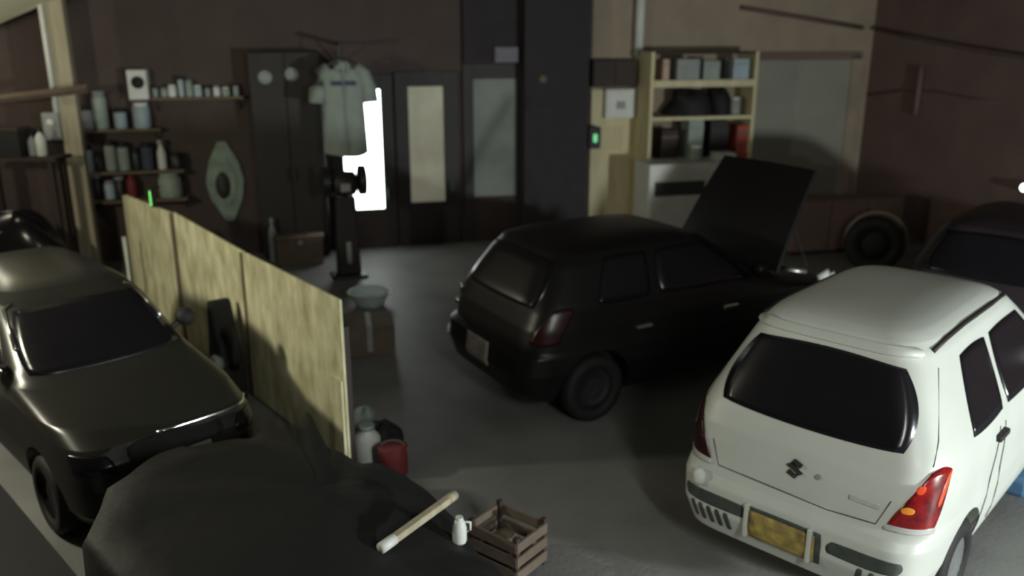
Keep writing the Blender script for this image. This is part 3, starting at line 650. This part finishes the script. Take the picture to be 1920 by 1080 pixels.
ORD = ['first', 'second', 'third', 'fourth', 'fifth', 'sixth', 'seventh', 'eighth', 'ninth', 'tenth']
cols = ['grey', 'greygreen', 'pale', 'bluegrey', 'greygreen', 'bluegrey', 'grey', 'pale', 'greygreen', 'grey']
for i, u in enumerate((292, 308, 324, 341, 356, 372, 390, 407, 424, 443)):
    h = (.14, .12, .16, .27, .22, .15, .13, .14, .12, .16)[i]
    jar('jar', ORD[i] + ' small jar from the left in the row on the narrow wall shelf', 'jar', ws(u, 180, .12)[0], .12, zA, .038 + .008 * (i % 3), h, cols[i], ('dark', 'grey', 'pale')[i % 3], 'jars on the narrow wall shelf')
zB = wall_shelf('brown wall shelf behind the post carrying cans and bottles', 152, 300, 243, .26)
items = [(166, .075, .30, 'grey', 'dark', 'grey tin at the post end of the brown wall shelf'), (192, .09, .50, 'greygreen', 'grey', 'tall grey green canister on the brown wall shelf'),
         (228, .08, .26, 'bluegrey', 'dark', 'squat blue grey tin between taller canisters on the wall shelf'), (268, .11, .34, 'bluegrey', 'pale', 'large pale blue jar on the brown wall shelf')]
for u, r, h, m, l, lab in items: jar('canister', lab, 'canister', ws(u, 240, .14)[0], .14, zB, r, h, m, l)
# speaker-like pale box with a dark round opening above the blue jar
s_, z_ = ws(263, 186, .16)
t = wthing('pale_box', 'pale box with dark round opening above the blue jar', 'box', s_, .16, z_ + .0)
MB().box(-.12, .12, -.10, .14, 0, .38).build('case', 'pale', t, bevel=.01)
MB().lathe([(.07, -.02), (.08, 0), (.06, .01), (.02, .01)], 18, 'y', (.01, -.11, .22)).build('opening', 'black', t, True)
MB().box(-.13, .13, -.09, .145, -.02, 0).build('bracket', 'darkmetal', t)
zC = wall_shelf('lower brown wall shelf crowded with dark tins', 152, 345, 322, .34)
lower = [(165, .09, .34, 'bluegrey'), (189, .07, .22, 'darkmetal'), (211, .07, .40, 'grey'), (235, .075, .37, 'greygreen'), (258, .07, .30, 'darkmetal'), (279, .075, .36, 'navy')]
names = ['pale blue tin nearest the post on the lower shelf', 'short dark tin second from the post on the lower shelf', 'grey tin third from the post on the lower shelf', 'tall grey green tin fourth from the post on the lower shelf', 'dark tin fifth from the post on the lower shelf', 'navy tin sixth from the post on the lower shelf']
for (u, r, h, m), lab in zip(lower, names): jar('tin', lab, 'tin', ws(u, 320, .18)[0], .18, zC, r, h, m, 'dark')
t = wthing('spray_bottle', 'white bottle at the right end of the lower shelf', 'bottle', ws(306, 318, .2)[0], .2, zC)
MB().lathe([(.055, 0), (.06, .02), (.06, .22), (.03, .30), (.025, .34)], 14).build('bottle_body', 'pale', t, True)
MB().box(-.03, .03, -.09, .03, .34, .40).build('spray_head', 'grey', t, bevel=.01)
jar('tin', 'dark round tin right of the white bottle on the lower shelf', 'tin', ws(333, 320, .2)[0], .2, zC, .09, .22, 'darkmetal', 'dark')
zD = wall_shelf('bottom wall shelf behind the plywood top', 152, 352, 376, .40)
low2 = [(166, 'grey', .26), (186, 'darkmetal', .34), (208, 'bluegrey', .25), (228, 'darkmetal', .3)]
nm2 = ['grey tin nearest the post on the bottom shelf', 'dark tin second from the post on the bottom shelf', 'blue grey tin third from the post on the bottom shelf', 'dark tin beside the red bottle on the bottom shelf']
for (u, m, h), lab in zip(low2, nm2): jar('tin', lab, 'tin', ws(u, 374, .2)[0], .2, zD, .07, h, m, 'grey')
bt_ = bottle('red_bottle', 'red bottle on the bottom shelf by the plywood corner', 'bottle', wloc(ws(250, 374, .2)[0], .2, zD), .07, .36, 'red', 'red')
jar('canister', 'green canister at the right end of the bottom shelf', 'canister', ws(322, 374, .22)[0], .22, zD, .15, .33, 'greygreen', 'greygreen')
# pale eight-sided ornament with a dark oval centre
o_ = wall_origin('wall_ornament', 'pale green pointed eight-sided panel with dark oval centre on the wall', 'wall panel')
su, zu = ws(422, 341, .05); hw = (ws(459, 341, .05)[0] - ws(386, 341, .05)[0]) / 2; hh = (ws(422, 266, .05)[1] - ws(422, 416, .05)[1]) / 2
out = [(su + hw * x, zu + hh * y) for x, y in ((-.22, 1), (.22, 1), (.8, .5), (1, .05), (.85, -.45), (.3, -1), (-.1, -1), (-.8, -.45), (-1, 0), (-.75, .5))]
MB().prism(out, -.05, -.01).build('panel', 'ornament', o_, bevel=.012)
mid = [(su + (x - su) * .62, zu + (z - zu) * .62) for x, z in out]
MB().prism(mid, -.066, -.05).build('raised_panel', 'ornament', o_, bevel=.01)
MB().lathe([(.0, -.02), (.09, -.012), (.1, 0)], 18, 'y', (0, 0, 0)).build('oval_centre', 'dark', o_, True, loc=(su - .03, -.066, zu - .05)).scale = (1, 1, 1.9)
# bottle and low chest below the cabinet
bottle('tall_bottle', 'tall pale bottle standing before the black cabinet', 'bottle', fl(515, 491), .06, .62, 'grey', 'grey')
q_ = fl(566, 497)
t = thing('wooden_chest', 'low brown wooden chest between the cabinet and the grinder', 'chest', q_, WA)
MB().box(-.32, .30, 0, .22, 0, .36).build('chest_body', 'brown', t, bevel=.01)
MB().box(-.34, .32, -.02, .24, .36, .40).build('lid', 'brown', t, bevel=.01)
MB().box(-.03, .03, -.012, 0, .28, .35).build('latch', 'grey', t)

# ------------------------------------------------------------------ hung work coat
kc = 1.0
cs, ch = ws(640, 112, kc)
hk = wall_origin('coat_rack', 'dark wall arm above the door carrying the hung coat', 'wall arm')
MB().box(cs - .03, cs + .03, -kc - .05, 0, ch + .17, ch + .21).build('arm', 'dark', hk)
MB().tube([(cs, -.02, ch - .1), (cs, -kc * .6, ch + .17)], .012, 6).build('strut', 'dark', hk)
hg = wall_origin('coat_hanger', 'dark hanger holding the pale coat', 'hanger')
MB().tube([(cs, -kc, ch + .02), (cs, -kc, ch + .12), (cs + .03, -kc, ch + .16), (cs + .02, -kc, ch + .22), (cs - .02, -kc, ch + .215)], .008, 6).build('hook', 'dark', hg)
MB().tube([(cs - .24, -kc, ch - .08), (cs, -kc, ch + .02), (cs + .24, -kc, ch - .08)], .014, 8).build('shoulder_bar', 'dark', hg)
wpx = ws(692, 150, kc)[0] - ws(586, 150, kc)[0]; Hc = ch - ws(640, 286, kc)[1]
coat = wthing('work_coat', 'pale grey short-sleeved work coat hanging in front of the door', 'coat', cs, kc, ch - .02)
def coat_body(i, j):
    t = i * 2 * math.pi; z = -Hc * j + .0
    half = np.interp(j, [0, .03, .1, .3, .5, 1], [.07, .16, .25, .255, .265, .29]) * wpx / .72
    dep = np.interp(j, [0, .05, .2, 1], [.03, .06, .09, .11]); f = 1 + .10 * math.sin(7 * t + 2 * j) * j
    return (half * math.cos(t), dep * math.sin(t) * f - .012, z + (.02 * abs(math.cos(t)) if j < .02 else 0) + (.03 * math.sin(2 * t + 1) if j > .97 else 0) - .10 * abs(math.cos(t)) ** 2 * (j < .06))
MB().grid(coat_body, 48, 26, True).build('coat_body', 'cloth', coat, True)
for sg in (-1, 1):
    pts = [(sg * .17 * wpx / .72, 0, -.07), (sg * .27 * wpx / .72, 0, -.16), (sg * .33 * wpx / .72, -.01, -.34), (sg * .345 * wpx / .72, -.02, -.52)]
    MB().tube(pts, [.075, .095, .10, .105], 14).build('sleeve', 'cloth', coat, True)
    MB().tube([(sg * .04, -.06, .0), (sg * .085, -.075, -.05), (sg * .05, -.10, -.14)], .022, 8).build('collar', 'cloth', coat, True)
MB().box(-.15, .16, -.118, -.098, -.30, -.24).build('chest_stripe', 'navy', coat, bevel=.008)
MB().box(.0, .012, -.135, -.118, -Hc + .02, -.1).build('placket', 'cloth', coat)

# ------------------------------------------------------------------ right half of the back wall
cp_ = wall_origin('cream_board', 'cream coloured board panel on the wall left of the shelf unit', 'wall panel')
wslab('board', 1110, 168, 1192, 440, .005, .03, 'cream', cp_, z0=0.0)
wslab('cover_strip', 1165, 235, 1175, 440, .03, .045, 'cream', cp_, z0=0.0)
o = wall_origin('conduit_pipe', 'pale vertical pipe above the shelf unit', 'pipe')
s_, z_ = ws(1197, 104, .1); MB().tube([(s_, -.10, z_), (s_, -.10, CEZ)], .07, 12).build('pipe', 'pale', o, True)
MB().lathe([(.085, 0), (.085, .06), (.07, .07)], 14, 'z', (s_, -.10, z_)).build('collar', 'grey', o, True)
o = wall_origin('fuse_box', 'white square fuse box on the cream board', 'fuse box')
wslab('case', 1137, 167, 1193, 222, .03, .14, 'pale', o, bevel=.015); wslab('cover', 1142, 172, 1188, 217, .14, .152, 'pale', o, bevel=.01)
wslab('switch', 1157, 190, 1173, 204, .152, .165, 'grey', o)
o = wall_origin('dark_wall_unit', 'dark wall cupboard above the white fuse box', 'cupboard')
wslab('case', 1112, 112, 1195, 163, 0.0, .22, 'darkwood', o, bevel=.01)
for a, b in ((1115, 1152), (1155, 1192)): 
    d = wslab('cupboard_door', a, 115, b, 160, .22, .235, 'darkwood', o); 
o = wall_origin('stabiliser', 'small dark unit with green figure eight display on the pilaster edge', 'display unit')
kk = .37; s_, z_ = ws(1116, 259, kk)
MB().box(s_ - .09, s_ + .09, -kk, -.03, z_ - .16, z_ + .16).build('case', 'dark', o, bevel=.01)
for dz in (.030, -.030): MB().lathe([(.016, -.004), (.032, -.004), (.032, .004), (.016, .004)], 18, 'y', (s_, -kk - .006, z_ + dz), True).build('display_ring', 'led', o)
# small pale box and pinkish spot on the dark pilaster
o = wall_origin('lintel_box', 'small grey violet box on the dark lintel', 'box'); M['violet'] = mat('grey_violet', (.22, .20, .25), .7)
wslab('case', 928, 88, 972, 117, .10, .16, 'violet', o, bevel=.01); wslab('cover', 932, 92, 968, 113, .16, .17, 'violet', o)
o = wall_origin('bell_push', 'small pinkish round bell on the dark pilaster', 'bell'); s_, z_ = ws(1018, 148, .36)
MB().lathe([(.06, 0), (.055, -.03), (.03, -.04)], 16, 'y', (s_, -.35, z_)).build('dome', 'brown', o, True)
MB().lathe([(.075, 0), (.07, -.01)], 16, 'y', (s_, -.352, z_)).build('backplate', 'darkwood', o)
# shelf unit
kf = .62
su_ = wall_origin('shelf_unit', 'cream open shelf unit filled with boxes', 'shelf unit')
sA = ws(1218, 200, kf)[0]; sB = ws(1416, 200, kf)[0]; zT = ws(1317, 97, kf)[1]
for x in (sA, sB - .05): MB().box(x, x + .05, -kf, -.02, 0, zT).build('upright', 'cream', su_)
MB().box(sA, sB, -.02, -.005, 0, zT).build('back_panel', 'wall_tan', su_)
zs = [ws(1317, v, kf)[1] for v in (97, 150, 218, 300)]
SH = {}
for i, z in enumerate(zs + [.12]):
    MB().box(sA + .05, sB - .05, -kf, -.02, z - .035, z).build('shelf_board', 'darkwood' if i == 0 else 'cream', su_)
    if 0 < i < 4: MB().box(sA + .05, sB - .05, -kf - .015, -kf, z - (.10 if i == 1 else .05), z).build('shelf_lip', 'cream', su_)
def onshelf(u, i, w_, d_, h, m, name, label, cat, tape='grey', k=.42): return carton(name, label, cat, ws(u, 200, k)[0], k, zs[i], w_, d_, h, m, None, tape)
onshelf(1238, 1, .10, .3, .30, 'pink', 'small_carton', 'small pink carton at the left of the top shelf', 'carton')
onshelf(1279, 1, .36, .3, .30, 'grey', 'carton', 'pale grey carton on the top shelf beside the pink carton', 'carton', 'greygreen')
onshelf(1322, 1, .26, .3, .27, 'greygreen', 'carton', 'grey green carton in the middle of the top shelf', 'carton')
onshelf(1376, 1, .26, .3, .30, 'bluegrey', 'carton', 'pale blue grey carton at the right of the top shelf', 'carton')
t = blob('dark slumped bag on the second shelf', 'bag', 'bag', wloc(ws(1292, 200, .36)[0], .36, zs[2]), .36, .2, .36, 'black', 11, .35)
t = blob('dark lumpy bag at the right of the second shelf', 'bag', 'bag', wloc(ws(1347, 200, .33)[0], .33, zs[2]), .2, .18, .40, 'black', 13, .3)
jar('jar', 'pale jar at the right end of the second shelf', 'jar', ws(1378, 200, .45)[0], .45, zs[2], .08, .26, 'grey', 'pale')
onshelf(1252, 3, .26, .3, .46, 'darkwood', 'carton', 'dark carton at the left of the third shelf', 'carton', 'brown')
onshelf(1300, 3, .24, .3, .62, 'greygreen', 'carton', 'tall grey green carton in the middle of the third shelf', 'carton')
onshelf(1344, 3, .30, .3, .58, 'dark', 'carton', 'large black carton on the third shelf', 'carton', 'darkmetal')
onshelf(1390, 3, .22, .3, .50, 'redbox', 'carton', 'red carton at the right end of the third shelf', 'carton', 'brown')
# white appliance in front of the lower shelf
ap = wall_origin('white_cooker', 'white appliance with dark slot in front of the shelf unit', 'appliance')
ka = 1.25
s0 = ws(1217, 350, ka)[0]; s1 = ws(1400, 350, ka)[0]; zt = ws(1300, 306, ka)[1]
MB().box(s0, s1, -ka, -kf - .06, .04, zt).build('case', 'pale', ap, bevel=.02)
sa, za = ws(1228, 342, ka); sb, zb = ws(1320, 362, ka)
MB().box(sa, sb, -ka - .008, -ka + .01, min(za, zb) - .02, max(za, zb)).build('dark_slot', 'slot', ap, bevel=.01)
MB().box(s0 + .03, s1 - .03, -ka - .012, -ka, .1, min(za, zb) - .06).build('front_door', 'pale', ap, bevel=.01)
for x in (s0 + .05, s1 - .05):
    for y in (-ka + .06, -kf - .12): MB().lathe([(.03, 0), (.03, .045)], 10, 'z', (x, y, 0)).build('foot', 'black', ap)
jar('jar', 'pale green jar standing on the white appliance', 'jar', ws(1303, 300, .95)[0], .95, zt, .10, .22, 'greygreen', 'pale')
o = wthing('folded_cloth', 'white folded cloth on the white appliance', 'cloth', ws(1355, 300, .95)[0], .95, zt)
for q in range(3): MB().box(-.17 + .01 * q, .17 - .012 * q, -.13, .13, q * .035, q * .035 + .032).build('fold', 'pale', o, bevel=.014)

# ------------------------------------------------------------------ right wall and right side
RD = Vector((-math.sin(WA), math.cos(WA), 0)); RN = -WD
def rw(u, v, k=.0):        # point on the right wall, k metres proud of it
    d = ray(u, v); p0 = cor + RN * k; t = (p0 - CAMP).dot(RN) / d.dot(RN); return CAMP + d * t
o = MB().tube([rw(1645, 55, .08)] + [rw(1645 + (2000 - 1645) * t, 55 + 62 * t + 5 * math.sin(t * 3), .08) for t in (.2, .4, .6, .8, 1)], .035, 8).build('sloping_pipe', 'wall_dark', None, True)
tag(o, 'dark sloping pipe high on the right wall', 'pipe')
o = MB().tube([wloc(*(lambda q: (q[0], .06, q[1]))(ws(u, v, .06))) for u, v in ((1390, 14), (1500, 32), (1618, 52))], .035, 8).build('sloping_pipe', 'wall_dark', None, True)
tag(o, 'dark sloping pipe above the pale door', 'pipe')
cd = thing('wall_conduit', 'pale vertical conduit on the right wall', 'conduit', (0, 0, 0))
a, b = rw(1728, 125, .05), rw(1733, 218, .05); b.x, b.y = a.x, a.y
MB().tube([a, b], .035, 10).build('pipe', 'wall_red', cd, True)
MB().tube([a.lerp(b, .45) , a.lerp(b, .55)], .045, 10).build('coupling', 'wall_red', cd, True)
o = MB().tube([rw(u, v, .03) for u, v in ((1628, 178), (1690, 170), (1760, 172), (1820, 184), (1880, 192))], .012, 8).build('wall_cable', 'wall_dark', None, True); tag(o, 'dark cable sagging across the right wall', 'cable')
tp = fl(1632, 508)
ty = thing('large_tyre', 'large dark tyre with pale rim edge standing behind the white hatchback', 'tyre', (tp.x, tp.y, 0), math.radians(-18))
R_ = .37
MB().lathe([(R_ * .55, -.10), (R_ * .9, -.11), (R_, -.07), (R_, .07), (R_ * .9, .11), (R_ * .55, .10)], 32, 'y', (0, 0, R_), True).build('tyre', 'black', ty, True)
MB().lathe([(R_ * 1.0, .0), (R_ * 1.08, .0), (R_ * 1.08, .06), (R_ * 1.0, .06)], 36, 'y', (.03, .06, R_ * 1.08), True).build('pale_hoop', 'wall_tan', ty, True)
MB().lathe([(.03, -.06), (R_ * .3, -.05), (R_ * .57, -.02), (R_ * .57, .09), (.03, .08)], 24, 'y', (0, 0, R_)).build('wheel_disc', 'black', ty, True)
# tan low wall panel behind the tyre
o = thing('grey_cabinet', 'low brown cupboard behind the large tyre', 'cupboard', fl(1600, 480) , WA)
MB().box(-.9, .9, .2, .6, .05, .78).build('carcass', 'wall_red', o, bevel=.015)
for x in (-.88, -.28, .32): MB().box(x, x + .56, .18, .2, .08, .75).build('cupboard_door', 'wall_red', o, bevel=.01)
MB().box(-.85, .85, .25, .58, 0, .05).build('plinth', 'dark', o)
# white T-shaped piece on the black car's wing, small blue can by the white car
p = at(1541, 520, 8.05)
o = thing('white_bottle', 'white angled bottle lying on the front of the black hatchback', 'bottle', (0, 0, 0))
a = at(1513, 530, 8.0); b = at(1556, 512, 7.9); c_ = at(1562, 528, 7.88)
MB().tube([a, a.lerp(b, .3), b], [.022, .03, .045], 10).build('bottle_body', 'pale', o, True); MB().tube([b, c_], [.045, .03], 10).build('spout', 'pale', o, True)
bp_ = fl(1922, 918) + Vector((-.04, .04, 0))
t = thing('blue_can', 'blue plastic can lying under the sill of the white hatchback', 'can', bp_, math.radians(46))
MB().box(-.16, .16, -.10, .10, 0, .14).build('can_body', 'blue', t, bevel=.03); MB().tube([(.16, -.05, .07), (.21, -.04, .07), (.21, .04, .07), (.16, .05, .07)], .012, 8).build('handle', 'blue', t, True)
MB().lathe([(.025, .15), (.025, .19)], 12, 'x', (0, .075, .10)).build('cap', 'pale', t)
# small glowing dome standing for a bright spot at the right edge
lp = rw(1921, 352, .12)
t = thing('bright_spot_dome', 'small glowing dome on the right wall at the picture edge', 'lamp', lp, WA)
MB().lathe([(.06, 0), (.07, .02), (.07, .05)], 18, 'x', (.02, 0, 0)).build('base', 'grey', t, True)
M['bulb'] = mat('glowing_dome', (1, .95, .88), .5, var=.0, emit=4)
MB().lathe([(.055, .02), (.05, -.02), (.03, -.045), (.005, -.05)], 16, 'x').build('glass_dome', 'bulb', t, True)

# ------------------------------------------------------------------ far left clutter
bg = fl(40, 512)
blob('glossy black bag heaped left of the timber post', 'rubbish_bag', 'bag', at(35, 470, 9.6) * 1.0 - Vector((0, 0, at(35, 470, 9.6).z)), .62, .5, 1.0, 'glass', 21, .35, 40)
zE = None
sh = thing('side_shelf', 'dark shelf left of the timber post with two pale bottles', 'shelf', (0, 0, 0))
a = at(-40, 292, 10.2); b = at(118, 285, 10.2)
MB().box(a.x, b.x, 10.0, 10.4, a.z - .04, a.z).build('board', 'darkwood', sh)
for x in (a.x + .1, b.x - .1): MB().box(x - .03, x + .03, 10.3, 10.36, 0, a.z - .04).build('leg', 'darkwood', sh)
for x in (a.x + .1, b.x - .1): MB().box(x - .03, x + .03, 10.04, 10.10, 0, a.z - .04).build('leg', 'darkwood', sh)
q = at(80, 290, 10.2); bottle('bottle', 'pale yellow bottle on the side shelf next to the post', 'bottle', (q.x, 10.2, a.z), .06, .32, 'pale', 'dark')
q = at(62, 290, 10.2); bottle('bottle', 'grey bottle left of the pale yellow one on the side shelf', 'bottle', (q.x, 10.22, a.z), .05, .26, 'grey', 'dark')
q = at(20, 290, 10.2); t = thing('dark_box', 'dark box at the left end of the side shelf', 'box', (q.x, 10.2, a.z))
MB().box(-.2, .2, -.14, .14, 0, .3).build('case', 'black', t, bevel=.01); MB().box(-.205, .205, -.145, .145, .3, .34).build('lid', 'darkwood', t, bevel=.006)
mt = MB(); mq = [(-2.12, 3.88), (-4.82, 6.58), (-6.9, 4.6), (-4.3, 1.9)]  # dark sheet added so the lit floor here looks shaded
mt.add([(x, y, z) for z in (0, .008) for x, y in mq], [(0, 1, 2, 3), (4, 5, 6, 7), (0, 1, 5, 4), (1, 2, 6, 5), (2, 3, 7, 6), (3, 0, 4, 7)])
tag(mt.build('shade_mat', 'black'), 'added dark mat shading the floor at the bottom left', 'mat')
